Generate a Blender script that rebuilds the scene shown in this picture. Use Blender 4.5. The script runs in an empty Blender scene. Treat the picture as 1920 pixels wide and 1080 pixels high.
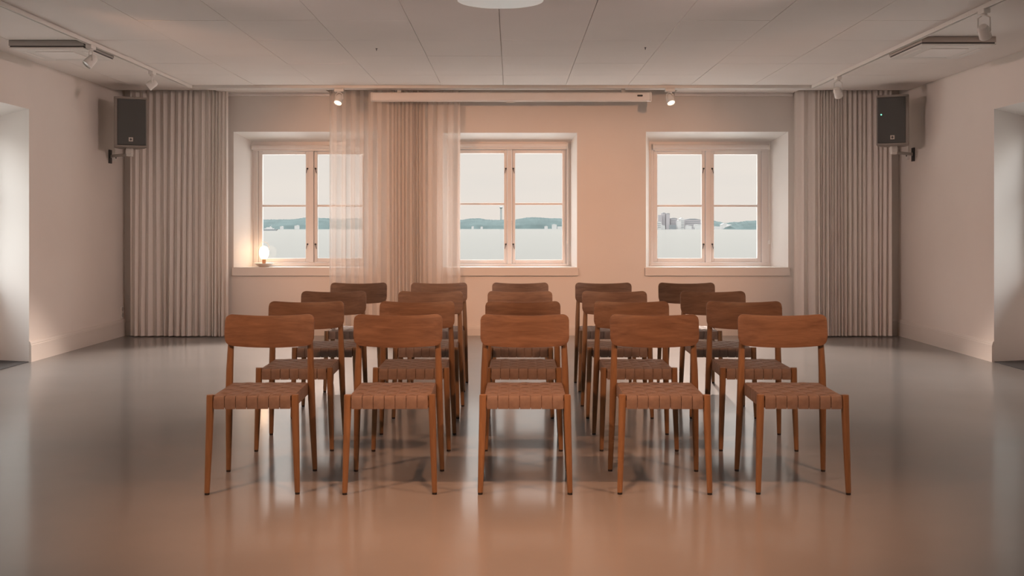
import bpy, bmesh, math, random
from mathutils import Vector, Matrix
random.seed(7)
scene = bpy.context.scene
C = scene.collection
PI = math.pi

# ------------------------------------------------------------------ camera
F = 2000.0            # focal length in pixels of the 1920 px wide frame
H = 1.245             # camera height
HZ = 426.0            # horizon row
cam_d = bpy.data.cameras.new('camera'); cam = bpy.data.objects.new('camera', cam_d); C.objects.link(cam)
cam_d.sensor_width = 36.0; cam_d.lens = 36.0 * F / 1920.0
cam_d.shift_y = -(540.0 - HZ) / 1920.0
cam_d.clip_start = 0.05; cam_d.clip_end = 9000
cam.location = (0, 0, H); cam.rotation_euler = (PI / 2, 0, 0)
scene.camera = cam

# ------------------------------------------------------------------ view / exposure
vs = scene.view_settings
scene.display_settings.display_device = 'sRGB'
vs.view_transform = 'Standard'; vs.look = 'None'; vs.gamma = 1.0; vs.exposure = 0.0; vs.use_curve_mapping = False
cy = scene.cycles
cy.max_bounces = 10; cy.diffuse_bounces = 5; cy.glossy_bounces = 4; cy.transmission_bounces = 6
cy.transparent_max_bounces = 24; cy.volume_bounces = 1
cy.sample_clamp_indirect = 4.0; cy.caustics_reflective = False; cy.caustics_refractive = False

# ------------------------------------------------------------------ sky: overcast, palest low over the water
world = bpy.data.worlds.new('overcast_sky'); scene.world = world; world.use_nodes = True
wn = world.node_tree; wn.nodes.clear()
def wnode(t, **k):
    n = wn.nodes.new(t)
    for a, b in k.items(): setattr(n, a, b)
    return n
tc = wnode('ShaderNodeTexCoord'); sep = wnode('ShaderNodeSeparateXYZ')
wn.links.new(tc.outputs['Generated'], sep.inputs[0])
rz = wnode('ShaderNodeMapRange'); rz.inputs['From Min'].default_value = 0.10; rz.inputs['From Max'].default_value = 0.9
rz.inputs['To Min'].default_value = 0.0; rz.inputs['To Max'].default_value = 1.0
wn.links.new(sep.outputs['Z'], rz.inputs['Value'])
ry = wnode('ShaderNodeMapRange'); ry.inputs['From Min'].default_value = 0.9; ry.inputs['From Max'].default_value = 0.35
ry.inputs['To Min'].default_value = 0.0; ry.inputs['To Max'].default_value = 1.0
wn.links.new(sep.outputs['Y'], ry.inputs['Value'])
SKY_UP, SKY_SIDE = 9.0, 0.0
m1 = wnode('ShaderNodeMath', operation='MULTIPLY'); m1.inputs[1].default_value = SKY_UP; wn.links.new(rz.outputs[0], m1.inputs[0])
m2 = wnode('ShaderNodeMath', operation='MULTIPLY'); m2.inputs[1].default_value = SKY_SIDE; wn.links.new(ry.outputs[0], m2.inputs[0])
m3 = wnode('ShaderNodeMath', operation='ADD'); wn.links.new(m1.outputs[0], m3.inputs[0]); wn.links.new(m2.outputs[0], m3.inputs[1])
m4 = wnode('ShaderNodeMath', operation='ADD'); m4.inputs[1].default_value = 1.0; wn.links.new(m3.outputs[0], m4.inputs[0])
mp = wnode('ShaderNodeMapping'); mp.inputs['Scale'].default_value = (3.0, 3.0, 22.0); wn.links.new(tc.outputs['Generated'], mp.inputs[0])
nz = wnode('ShaderNodeTexNoise'); nz.inputs['Scale'].default_value = 1.6; nz.inputs['Detail'].default_value = 4.0
wn.links.new(mp.outputs[0], nz.inputs['Vector'])
cr = wnode('ShaderNodeValToRGB')
cr.color_ramp.elements[0].position = 0.34; cr.color_ramp.elements[0].color = (0.80, 0.745, 0.69, 1)
cr.color_ramp.elements[1].position = 0.62; cr.color_ramp.elements[1].color = (0.83, 0.765, 0.70, 1)
wn.links.new(nz.outputs[0], cr.inputs[0])
cool = wnode('ShaderNodeMix', data_type='RGBA'); cool.inputs[7].default_value = (0.70, 0.755, 0.79, 1)
wn.links.new(rz.outputs[0], cool.inputs[0]); wn.links.new(cr.outputs[0], cool.inputs[6])
bg = wnode('ShaderNodeBackground'); wn.links.new(cool.outputs[2], bg.inputs['Color']); wn.links.new(m4.outputs[0], bg.inputs['Strength'])
wo = wnode('ShaderNodeOutputWorld'); wn.links.new(bg.outputs[0], wo.inputs[0])

# lamp strengths of the room, collected here for tuning
WARM = (1.0, 0.50, 0.29)
KEYC = (1.0, 0.46, 0.24)
LITC = (1.0, 0.79, 0.67)
SOFT = (1.0, 0.72, 0.65)
P_KEY = 245.0        # two warm track spots in front of the chairs
P_WALL = 690.0       # warm track spots washing the far wall
P_FILL = 380.0       # unseen spots added on the side tracks as soft wall fill
P_LIT = 720.0          # the two lit spots by the far wall
E_CEILFILL = 1.0         # unseen ceiling lamps added for ambient fill
E_GLOBE = 9.0       # opal globe of the small table lamp

# ------------------------------------------------------------------ helpers
class MB:
    """collects shapes, then links them as ONE mesh object"""
    def __init__(s): s.v = []; s.f = []
    def add(s, vs, fs):
        o = len(s.v); s.v += [tuple(v) for v in vs]; s.f += [tuple(i + o for i in f) for f in fs]
    def box(s, x0, x1, y0, y1, z0, z1, M=None):
        v = [(x, y, z) for x in (x0, x1) for y in (y0, y1) for z in (z0, z1)]
        if M: v = [M @ Vector(p) for p in v]
        s.add(v, [(0, 1, 3, 2), (4, 6, 7, 5), (0, 4, 5, 1), (2, 3, 7, 6), (0, 2, 6, 4), (1, 5, 7, 3)])
    def quad(s, a, b, c, d): s.add([a, b, c, d], [(0, 1, 2, 3)])
    def loft(s, rings, cap=True):
        n = len(rings[0]); v = [p for r in rings for p in r]; f = []
        for k in range(len(rings) - 1):
            for i in range(n):
                j = (i + 1) % n
                f.append((k * n + i, k * n + j, (k + 1) * n + j, (k + 1) * n + i))
        if cap:
            f.append(tuple(range(n - 1, -1, -1))); f.append(tuple((len(rings) - 1) * n + i for i in range(n)))
        s.add(v, f)
    def tube(s, pts, r, n=12):
        pts = [Vector(p) for p in pts]
        rs = r if isinstance(r, (list, tuple)) else [r] * len(pts)
        rings = []; ref = None
        for k, p in enumerate(pts):
            t = (pts[min(k + 1, len(pts) - 1)] - pts[max(k - 1, 0)]).normalized()
            if ref is None:
                ref = Vector((0, 0, 1)) if abs(t.z) < 0.9 else Vector((1, 0, 0))
            a = (ref - t * ref.dot(t)).normalized(); b = t.cross(a); ref = a
            rings.append([p + (a * math.cos(2 * PI * i / n) + b * math.sin(2 * PI * i / n)) * rs[k] for i in range(n)])
        s.loft(rings)
    def lathe(s, prof, axis=Vector((0, 0, 1)), org=(0, 0, 0), n=32, cap=True):
        """prof: (radius, distance along the axis)"""
        axis = Vector(axis).normalized(); org = Vector(org)
        ref = Vector((0, 0, 1)) if abs(axis.z) < 0.9 else Vector((1, 0, 0))
        a = (ref - axis * ref.dot(axis)).normalized(); b = axis.cross(a)
        s.loft([[org + axis * h + (a * math.cos(2 * PI * i / n) + b * math.sin(2 * PI * i / n)) * max(r, 1e-5) for i in range(n)] for r, h in prof], cap)
    def prism(s, poly, fn0, fn1):
        """poly 2D; fn0/fn1 map a 2D point to the two faces"""
        n = len(poly); v = [fn0(*p) for p in poly] + [fn1(*p) for p in poly]
        s.add(v, [tuple(range(n - 1, -1, -1)), tuple(range(n, 2 * n))] + [(i, (i + 1) % n, n + (i + 1) % n, n + i) for i in range(n)])
    def build(s, name, mat, parent=None, smooth=False, bevel=0, seg=2, loc=None, merge=False):
        me = bpy.data.meshes.new(name); me.from_pydata(s.v, [], s.f); me.update()
        bm = bmesh.new(); bm.from_mesh(me)
        if merge: bmesh.ops.remove_doubles(bm, verts=bm.verts, dist=1e-5)
        bmesh.ops.recalc_face_normals(bm, faces=bm.faces); bm.to_mesh(me); bm.free()
        me.materials.append(mat)
        o = bpy.data.objects.new(name, me); C.objects.link(o)
        if parent: o.parent = parent
        if loc: o.location = loc
        if smooth:
            for p in me.polygons: p.use_smooth = True
            try: me.set_sharp_from_angle(angle=math.radians(40))
            except Exception: pass
        if bevel:
            b = o.modifiers.new('bevel', 'BEVEL'); b.width = bevel; b.segments = seg; b.limit_method = 'ANGLE'; b.angle_limit = math.radians(40)
        return o

def tag(o, label=None, cat=None, group=None, kind=None):
    if label: o['label'] = label
    if cat: o['category'] = cat
    if group: o['group'] = group
    if kind: o['kind'] = kind
    return o
def thing(name, label, cat, loc=(0, 0, 0), rz=0.0, group=None):
    o = bpy.data.objects.new(name, None); C.objects.link(o); o.empty_display_size = 0.1
    o.location = loc; o.rotation_euler = (0, 0, rz)
    return tag(o, label, cat, group)
def kids(o): return [c for c in bpy.data.objects if c.parent == o]
def copy_tree(o, parent=None, tree=None):
    c = o.copy(); C.objects.link(c)
    if parent: c.parent = parent
    for ch in (tree or {}).get(o.name, []): copy_tree(ch, c, tree)
    return c
def tree_of(o):
    d = {}
    for x in bpy.data.objects:
        if x.parent: d.setdefault(x.parent.name, []).append(x)
    return d
def at(px, py, Y):
    """a pixel of the photograph taken out to depth Y in the room"""
    return Vector(((px - 960) * Y / F, Y, H - (py - HZ) * Y / F))

# ------------------------------------------------------------------ materials
def mat(name, col, rough=0.6, spec=0.4, metal=0.0, noise=0.0, nscale=20.0, bump=0.0, bscale=200.0, emit=None, estr=0.0, stretch=None):
    m = bpy.data.materials.new(name); m.use_nodes = True; nt = m.node_tree; N = nt.nodes; L = nt.links
    p = N['Principled BSDF']; p.inputs['Base Color'].default_value = (*col, 1); p.inputs['Roughness'].default_value = rough
    p.inputs['Specular IOR Level'].default_value = spec; p.inputs['Metallic'].default_value = metal
    t = N.new('ShaderNodeTexCoord'); mpn = N.new('ShaderNodeMapping'); L.new(t.outputs['Object'], mpn.inputs[0])
    if stretch: mpn.inputs['Scale'].default_value = stretch
    if noise:
        n = N.new('ShaderNodeTexNoise'); n.inputs['Scale'].default_value = nscale; n.inputs['Detail'].default_value = 5
        L.new(mpn.outputs[0], n.inputs['Vector'])
        r = N.new('ShaderNodeValToRGB')
        r.color_ramp.elements[0].position = 0.3; r.color_ramp.elements[0].color = (*[c * (1 - noise) for c in col], 1)
        r.color_ramp.elements[1].position = 0.7; r.color_ramp.elements[1].color = (*[min(1, c * (1 + noise)) for c in col], 1)
        L.new(n.outputs[0], r.inputs[0]); L.new(r.outputs[0], p.inputs['Base Color'])
    if bump:
        n2 = N.new('ShaderNodeTexNoise'); n2.inputs['Scale'].default_value = bscale; n2.inputs['Detail'].default_value = 3
        L.new(mpn.outputs[0], n2.inputs['Vector'])
        b = N.new('ShaderNodeBump'); b.inputs['Strength'].default_value = bump; b.inputs['Distance'].default_value = 0.002
        L.new(n2.outputs[0], b.inputs['Height']); L.new(b.outputs[0], p.inputs['Normal'])
    if emit: p.inputs['Emission Color'].default_value = (*emit, 1); p.inputs['Emission Strength'].default_value = estr
    return m

M_WALL = mat('wall_paint', (0.76, 0.71, 0.665), 0.85, 0.2, noise=0.02, nscale=1.5, bump=0.15, bscale=60)
M_CEIL = mat('ceiling_tile', (0.85, 0.805, 0.77), 0.9, 0.15, noise=0.02, nscale=1.2)
M_REVEAL = mat('white_trim_paint', (0.84, 0.82, 0.79), 0.5, 0.35)
M_FRAME = mat('window_paint', (0.75, 0.715, 0.69), 0.4, 0.4)
M_SKIRT = mat('skirting_paint', (0.70, 0.655, 0.61), 0.5, 0.4)
M_WHITE = mat('white_metal', (0.75, 0.72, 0.68), 0.45, 0.4)
M_TRACKSLOT = mat('track_slot', (0.10, 0.09, 0.085), 0.6, 0.3)
M_GREY = mat('grey_plastic', (0.42, 0.40, 0.38), 0.5, 0.4)
M_DARK = mat('dark_metal', (0.03, 0.03, 0.032), 0.45, 0.5)
M_BRASS = mat('aged_brass', (0.45, 0.25, 0.15), 0.35, 0.5, metal=0.8)
M_SPK = mat('speaker_cabinet', (0.27, 0.235, 0.21), 0.5, 0.4)
M_AIR = mat('air_unit_casing', (0.55, 0.48, 0.43), 0.5, 0.4)
M_GRILLE = mat('speaker_grille', (0.095, 0.094, 0.090), 0.7, 0.3, noise=0.25, nscale=600)
M_LOGO = mat('speaker_badge', (0.62, 0.55, 0.50), 0.5, 0.4)
M_LED = mat('green_led', (0.1, 0.8, 0.5), 0.4, 0.4, emit=(0.25, 1.0, 0.65), estr=2.0)
M_LENS = mat('unlit_lens', (0.55, 0.53, 0.5), 0.2, 0.5)
M_LAMPON = mat('lit_lens', (0.9, 0.8, 0.7), 0.3, 0.3, emit=(1.0, 0.80, 0.62), estr=3.0)
M_GLOBE = mat('opal_globe', (0.9, 0.86, 0.8), 0.3, 0.3, emit=(1.0, 0.62, 0.36), estr=E_GLOBE)
M_CERAM = mat('cream_ceramic', (0.72, 0.62, 0.54), 0.35, 0.5)
M_MAT = mat('dark_threshold', (0.06, 0.062, 0.065), 0.6, 0.4)
M_GLIDE = mat('black_rubber', (0.02, 0.018, 0.017), 0.7, 0.3)
M_DIFF = mat('lamp_diffuser', (0.88, 0.87, 0.85), 0.5, 0.3, emit=(0.9, 0.95, 0.9), estr=0.16)
M_CEILFILL = mat('fill_lamp_diffuser', (0.85, 0.83, 0.8), 0.5, 0.3, emit=SOFT, estr=E_CEILFILL)

def wood_mat(name, dark, light, axis):
    m = bpy.data.materials.new(name); m.use_nodes = True; nt = m.node_tree; N = nt.nodes; L = nt.links
    p = N['Principled BSDF']; p.inputs['Roughness'].default_value = 0.42; p.inputs['Specular IOR Level'].default_value = 0.35
    t = N.new('ShaderNodeTexCoord'); oi = N.new('ShaderNodeObjectInfo')
    ad = N.new('ShaderNodeVectorMath'); ad.operation = 'ADD'
    cmb = N.new('ShaderNodeCombineXYZ')
    mm = N.new('ShaderNodeMath'); mm.operation = 'MULTIPLY'; mm.inputs[1].default_value = 37.0; L.new(oi.outputs['Random'], mm.inputs[0])
    for i in range(3): L.new(mm.outputs[0], cmb.inputs[i])
    L.new(t.outputs['Object'], ad.inputs[0]); L.new(cmb.outputs[0], ad.inputs[1])
    mpn = N.new('ShaderNodeMapping'); mpn.inputs['Scale'].default_value = (1.6, 9, 16) if axis == 'x' else (16, 16, 1.6)
    L.new(ad.outputs[0], mpn.inputs[0])
    n = N.new('ShaderNodeTexNoise'); n.inputs['Scale'].default_value = 2.2; n.inputs['Detail'].default_value = 8; n.inputs['Roughness'].default_value = 0.62
    n.inputs['Distortion'].default_value = 0.6
    L.new(mpn.outputs[0], n.inputs['Vector'])
    mp2 = N.new('ShaderNodeMapping'); mp2.inputs['Scale'].default_value = (8, 60, 220) if axis == 'x' else (200, 200, 8)
    L.new(ad.outputs[0], mp2.inputs[0])
    n2 = N.new('ShaderNodeTexNoise'); n2.inputs['Scale'].default_value = 1.5; n2.inputs['Detail'].default_value = 3
    L.new(mp2.outputs[0], n2.inputs['Vector'])
    mx = N.new('ShaderNodeMix'); mx.data_type = 'FLOAT'; mx.inputs[0].default_value = 0.3
    L.new(n.outputs[0], mx.inputs[2]); L.new(n2.outputs[0], mx.inputs[3])
    r = N.new('ShaderNodeValToRGB'); r.color_ramp.elements[0].position = 0.34; r.color_ramp.elements[0].color = (*dark, 1)
    r.color_ramp.elements[1].position = 0.66; r.color_ramp.elements[1].color = (*light, 1)
    L.new(mx.outputs[0], r.inputs[0])
    hv = N.new('ShaderNodeHueSaturation'); mr = N.new('ShaderNodeMapRange'); mr.inputs['To Min'].default_value = 0.9; mr.inputs['To Max'].default_value = 1.1
    L.new(oi.outputs['Random'], mr.inputs['Value']); L.new(mr.outputs[0], hv.inputs['Value']); L.new(r.outputs[0], hv.inputs['Color'])
    L.new(hv.outputs[0], p.inputs['Base Color'])
    return m
M_WOODX = wood_mat('oiled_wood_wide', (0.125, 0.068, 0.040), (0.235, 0.134, 0.078), 'x')
M_WOODZ = wood_mat('oiled_wood_upright', (0.160, 0.086, 0.041), (0.258, 0.141, 0.066), 'z')
M_WEB = mat('woven_webbing', (0.190, 0.132, 0.100), 0.5, 0.5, noise=0.10, nscale=40, bump=0.5, bscale=900)

M_GAPSHADE = mat('webbing_gap_shade', (0.10, 0.062, 0.045), 0.9, 0.1)

def floor_mat():
    m = bpy.data.materials.new('polished_concrete'); m.use_nodes = True; nt = m.node_tree; N = nt.nodes; L = nt.links; N.clear()
    out = N.new('ShaderNodeOutputMaterial'); df = N.new('ShaderNodeBsdfDiffuse'); gl = N.new('ShaderNodeBsdfGlossy')
    fr = N.new('ShaderNodeFresnel'); fr.inputs['IOR'].default_value = 1.75
    mx = N.new('ShaderNodeMixShader'); L.new(fr.outputs[0], mx.inputs[0]); L.new(df.outputs[0], mx.inputs[1]); 
    g2 = N.new('ShaderNodeBsdfGlossy'); g2.inputs['Roughness'].default_value = 0.12            # sealed top coat over the rougher concrete
    gm = N.new('ShaderNodeMixShader'); gm.inputs[0].default_value = 0.62; L.new(gl.outputs[0], gm.inputs[1]); L.new(g2.outputs[0], gm.inputs[2])
    L.new(gm.outputs[0], mx.inputs[2]); L.new(mx.outputs[0], out.inputs[0])
    t = N.new('ShaderNodeTexCoord')
    n = N.new('ShaderNodeTexNoise'); n.inputs['Scale'].default_value = 0.9; n.inputs['Detail'].default_value = 7; n.inputs['Roughness'].default_value = 0.6
    L.new(t.outputs['Object'], n.inputs['Vector'])
    r = N.new('ShaderNodeValToRGB'); r.color_ramp.elements[0].position = 0.3; r.color_ramp.elements[0].color = (0.205, 0.202, 0.199, 1)
    r.color_ramp.elements[1].position = 0.72; r.color_ramp.elements[1].color = (0.238, 0.234, 0.229, 1)
    L.new(n.outputs[0], r.inputs[0]); L.new(r.outputs[0], df.inputs[0])
    n2 = N.new('ShaderNodeTexNoise'); n2.inputs['Scale'].default_value = 3.0; n2.inputs['Detail'].default_value = 6
    L.new(t.outputs['Object'], n2.inputs['Vector'])
    mr = N.new('ShaderNodeMapRange'); mr.inputs['From Min'].default_value = 0.3; mr.inputs['From Max'].default_value = 0.7
    mr.inputs['To Min'].default_value = 0.277; mr.inputs['To Max'].default_value = 0.30
    L.new(n2.outputs[0], mr.inputs['Value']); L.new(mr.outputs[0], gl.inputs['Roughness'])
    return m
M_FLOOR = floor_mat()

def cloth_mat(name, col, clear):
    m = bpy.data.materials.new(name); m.use_nodes = True; nt = m.node_tree; N = nt.nodes; L = nt.links; N.clear()
    out = N.new('ShaderNodeOutputMaterial'); d = N.new('ShaderNodeBsdfDiffuse'); tr = N.new('ShaderNodeBsdfTranslucent'); tp = N.new('ShaderNodeBsdfTransparent')
    t = N.new('ShaderNodeTexCoord'); n = N.new('ShaderNodeTexNoise'); n.inputs['Scale'].default_value = 90
    mpn = N.new('ShaderNodeMapping'); mpn.inputs['Scale'].default_value = (6, 6, 0.4); L.new(t.outputs['Object'], mpn.inputs[0]); L.new(mpn.outputs[0], n.inputs['Vector'])
    r = N.new('ShaderNodeValToRGB'); r.color_ramp.elements[0].color = (*[c * 0.94 for c in col], 1); r.color_ramp.elements[1].color = (*[min(1, c * 1.05) for c in col], 1)
    L.new(n.outputs[0], r.inputs[0]); L.new(r.outputs[0], d.inputs[0]); L.new(r.outputs[0], tr.inputs[0])
    a = N.new('ShaderNodeMixShader'); a.inputs[0].default_value = 0.30 if clear > .2 else 0.10; L.new(d.outputs[0], a.inputs[1]); L.new(tr.outputs[0], a.inputs[2])
    b = N.new('ShaderNodeMixShader'); b.inputs[0].default_value = clear; L.new(a.outputs[0], b.inputs[1]); L.new(tp.outputs[0], b.inputs[2])
    L.new(b.outputs[0], out.inputs[0]); return m
M_SHEER = cloth_mat('sheer_cloth', (0.87, 0.825, 0.785), 0.38)
M_CURT = cloth_mat('curtain_cloth', (0.92, 0.86, 0.81), 0.04)
M_HEM = cloth_mat('hem_cloth', (0.92, 0.86, 0.81), 0.02)

def glass_mat():
    m = bpy.data.materials.new('window_glass'); m.use_nodes = True; nt = m.node_tree; N = nt.nodes; L = nt.links; N.clear()
    out = N.new('ShaderNodeOutputMaterial'); g = N.new('ShaderNodeBsdfGlossy'); g.inputs['Roughness'].default_value = 0.01
    tp = N.new('ShaderNodeBsdfTransparent'); tp.inputs[0].default_value = (0.99, 0.99, 0.985, 1)
    fr = N.new('ShaderNodeFresnel'); fr.inputs[0].default_value = 1.2
    mx = N.new('ShaderNodeMixShader'); L.new(fr.outputs[0], mx.inputs[0]); L.new(tp.outputs[0], mx.inputs[1]); L.new(g.outputs[0], mx.inputs[2])
    L.new(mx.outputs[0], out.inputs[0]); return m
M_GLASS = glass_mat()

# ------------------------------------------------------------------ the setting
XL, XR = -4.455, 4.447
YB, YF = 12.266, -3.5
ZC = 2.78
WT = 0.42                                   # wall thickness
fl = MB(); fl.quad((XL - 0.6, YF, 0), (XR + 0.6, YF, 0), (XR + 0.6, YB + 0.3, 0), (XL - 0.6, YB + 0.3, 0))
tag(fl.build('floor', M_FLOOR), 'grey polished concrete floor with soft reflections', 'floor', kind='structure')

def wall(name, fn, u0, u1, v0, v1, holes, thick, label):
    """fn(u,v,w): w is the depth into the wall. hole = outer rect, inner rect, depth"""
    mb = MB()
    def face(rects, w, flip):
        us = sorted({u0, u1, *[a for r in rects for a in r[:2]]}); vv = sorted({v0, v1, *[a for r in rects for a in r[2:]]})
        for i in range(len(us) - 1):
            for j in range(len(vv) - 1):
                cu, cv = (us[i] + us[i + 1]) / 2, (vv[j] + vv[j + 1]) / 2
                if any(r[0] < cu < r[1] and r[2] < cv < r[3] for r in rects): continue
                mb.quad(fn(us[i], vv[j], w), fn(us[i + 1], vv[j], w), fn(us[i + 1], vv[j + 1], w), fn(us[i], vv[j + 1], w))
    face([h[0] for h in holes], 0, False); face([h[1] for h in holes], thick, True)
    rv = MB()
    for o, n, d in holes:
        c0 = [(o[0], o[2], 0), (o[1], o[2], 0), (o[1], o[3], 0), (o[0], o[3], 0)]
        c1 = [(n[0], n[2], d), (n[1], n[2], d), (n[1], n[3], d), (n[0], n[3], d)]
        c2 = [(n[0], n[2], thick), (n[1], n[2], thick), (n[1], n[3], thick), (n[0], n[3], thick)]
        for a, b in ((c0, c1), (c1, c2)):
            for i in range(4):
                j = (i + 1) % 4
                rv.quad(fn(*a[i]), fn(*a[j]), fn(*b[j]), fn(*b[i]))
    for a, b in ((u0, u0), (u1, u1)):
        mb.quad(fn(a, v0, 0), fn(a, v1, 0), fn(a, v1, thick), fn(a, v0, thick))
    mb.quad(fn(u0, v1, 0), fn(u1, v1, 0), fn(u1, v1, thick), fn(u0, v1, thick))
    o = mb.build(name, M_WALL); tag(o, label, 'wall', kind='structure')
    if rv.v: rv.build('reveal', M_REVEAL, o)
    return o

def prect(x0, x1, y0, y1, Y):
    a, b = at(x0, y1, Y), at(x1, y0, Y)
    return (a.x, b.x, a.z, b.z)
YI = 12.55                                   # plane of the window frames
WIN = [dict(o=(438, 709, 247, 503), i=(473, 703, 266, 500), panes=((493, 574), (596, 680)), py=(290, 484), mun=386, blind=(474, 702, 272, 281)),
       dict(o=(830, 1082, 249, 503), i=(842, 1070, 266, 500), panes=((862, 945), (966, 1054)), py=(288, 487), mun=382.5, blind=(850, 1064, 269, 278)),
       dict(o=(1211, 1478, 247, 503), i=(1217, 1445, 266, 499), panes=((1232, 1315), (1338, 1419)), py=(290, 484), mun=386, blind=(1223, 1441, 271, 281))]
holes = []
for w in WIN:
    ro = list(prect(*w['o'], YB)); ri = list(prect(*w['i'], YI)); ri[2] = ro[2]
    w['ro'], w['ri'] = ro, ri
    holes.append((tuple(ro), tuple(ri), YI - YB))
wall('wall_back', lambda u, v, w: (u, YB + w, v), XL - WT, XR + WT, -0.02, 3.1, holes, WT, 'plastered far wall with three deep window openings')
NZ = 2.335
SIDE = [(9.84, 8.20), (6.5, 4.86), (3.1, 1.46), (-0.3, -1.9)]
for nm, X, s in (('wall_left', XL, -1), ('wall_right', XR, 1)):
    hs = []
    for a, b in SIDE:
        hs.append(((b, a, 0.0, NZ), (b - 0.10, a + 0.12, 0.0, NZ - 0.07), 0.40))
    wall(nm, (lambda X, s: lambda u, v, w: (X + s * w, u, v))(X, s), YF, YB, 0.0, 3.1, hs, 0.55,
         'plain plastered %s side wall with tall window recess' % nm[5:])
wall('wall_front', lambda u, v, w: (u, YF - w, v), XL - WT, XR + WT, -0.02, 3.1, [], 0.2, 'plain wall behind the camera')

# side recess windows: parapet, frame, glass, dark threshold
n = 4
for X, s, side in ((XL, -1, 'left'), (XR, 1, 'right')):
    for nth, (a, b) in zip(('first', 'second', 'third', 'fourth'), SIDE):
        t = thing('window_%d' % n, 'tall white window in the %s wall recess, %s from the far wall' % (side, nth), 'window', (X + s * 0.44, (a + b) / 2, 0)); t['kind'] = 'structure'; n += 1
        hw = (a - b) / 2 + 0.11
        p = MB(); p.box(-0.03, 0.09, -hw, hw, 0, 0.72); p.build('parapet', M_REVEAL, t)
        f = MB()
        for y0, y1 in ((-hw, -hw + 0.09), (hw - 0.09, hw), (-0.05, 0.05)): f.box(-0.03, 0.03, y0, y1, 0.72, NZ - 0.07)
        for z0, z1 in ((0.72, 0.80), (NZ - 0.16, NZ - 0.07)): f.box(-0.028, 0.028, -hw, hw, z0, z1)
        f.box(-0.015, 0.015, -hw, hw, 1.62, 1.65)
        f.build('frame', M_FRAME, t)
        for sg in (-1, 1):
            g = MB(); y0, y1 = sorted((sg * 0.05, sg * (hw - 0.09))); g.quad((0, y0, 0.8), (0, y1, 0.8), (0, y1, NZ - 0.16), (0, y0, NZ - 0.16)); g.build('pane', M_GLASS, t)
        d = MB(); x0, x1 = sorted((X + s * 0.004, X + s * 0.43)); d.box(x0, x1, b - 0.09, a + 0.11, -0.01, 0.006)
        tag(d.build('threshold', M_MAT), 'dark stone threshold in the %s wall recess, %s from the far wall' % (side, nth), 'threshold', kind='structure')

# skirting boards, profiled
def skirting(name, pts, h, lab, par=None):
    """pts: floor polyline corners with their inward normal handled by the profile (depth d, height z)"""
    (p0, p1, nrm) = pts; p0, p1, nrm = Vector(p0), Vector(p1), Vector(nrm)
    prof = [(0, 0), (0.020, 0), (0.020, h - 0.035), (0.016, h - 0.030), (0.016, h - 0.022), (0.012, h - 0.012), (0.008, h), (0, h)]
    mb = MB(); mb.loft([[p + nrm * d + Vector((0, 0, z)) for d, z in prof] for p in (p0, p1)])
    o = mb.build(name, M_SKIRT, par)
    if not par: tag(o, lab, 'skirting board', kind='structure')
    return o
def skirts(name, lst, h, lab):
    o = None
    for k in lst:
        q = skirting(name if o is None else 'board', k, h, lab, o)
        if o is None: o = q
edges = [YB] + [e for ab in SIDE for e in ab] + [YF]
for nm, X, s in (('baseboard_left', XL, 1), ('baseboard_right', XR, -1)):
    skirts(nm, [((X, edges[i], 0), (X, edges[i + 1], 0), (s, 0, 0)) for i in range(0, len(edges), 2)], 0.19, 'tall moulded skirting along the %s wall' % nm[10:])
skirts('baseboard_back', [((XL + .02, YB, 0), (-3.35, YB, 0), (0, -1, 0)), ((3.3, YB, 0), (XR - .02, YB, 0), (0, -1, 0))], 0.19, 'tall moulded skirting in the corners of the far wall')
skirts('trim_1', [((-3.35, YB, 0), (3.3, YB, 0), (0, -1, 0))], 0.117, 'low skirting along the far wall below the windows')

# ceiling: tiled field with open joints, plain border, dark curtain slots
cl = MB()
XA, XB_, YE = -4.16, 3.93, 11.52
cols = [XA] + [-0.092 + 0.6725 * k for k in range(-6, 6)] + [XB_]
rows = [YE, 10.77, 10.0, 9.56, 8.75, 7.92]
while rows[-1] > YF + 0.9: rows.append(rows[-1] - 0.82)
rows.append(YF)
rt = random.Random(3)
for i in range(len(cols) - 1):
    for j in range(len(rows) - 1):
        g = 0.0022; z = ZC + rt.uniform(-0.0012, 0.0012)
        cl.box(cols[i] + g, cols[i + 1] - g, rows[j + 1] + g, rows[j] - g, z, ZC + 0.02)
cl.box(XL - .3, XR + .3, YF - .1, YB + .3, ZC + 0.30, ZC + 0.33)          # slab above
cl.box(XA, XB_, YF, YE, ZC + 0.015, ZC + 0.03)
SLOT = ((XL, at(405, 0, 12.0).x), (at(612, 0, 12.0).x, at(1270, 0, 12.0).x), (at(1497, 0, 12.0).x, XR))
YS = 11.99
cl.box(XL, XA - 0.004, YF, YS, ZC + 0.004, ZC + 0.03); cl.box(XB_ + 0.004, XR, YF, YS, ZC + 0.004, ZC + 0.03)
cl.box(XA - 0.004, XB_ + 0.004, YE + 0.004, YS, ZC + 0.004, ZC + 0.03)
cl.box(SLOT[0][1], SLOT[1][0], YS, YB, ZC + 0.004, ZC + 0.03); cl.box(SLOT[1][1], SLOT[2][0], YS, YB, ZC + 0.004, ZC + 0.03)
for a, b in SLOT: cl.box(a, b, YS - 0.02, YS, ZC + 0.004, ZC + 0.30)
tag(cl.build('ceiling', M_CEIL), 'white suspended ceiling of large square tiles with a plain border', 'ceiling', kind='structure')
k = 2
for a, b in ((SLOT[0][1], SLOT[1][0]), (SLOT[1][1], SLOT[2][0])):
    t_ = MB(); t_.box(a, b, YB - 0.05, YB, ZC - 0.032, ZC + 0.004)
    tag(t_.build('trim_%d' % k, M_CEIL, bevel=0.006), 'narrow cornice above the %s far window' % ('left' if k == 2 else 'right'), 'cornice', kind='structure'); k += 1

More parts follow.
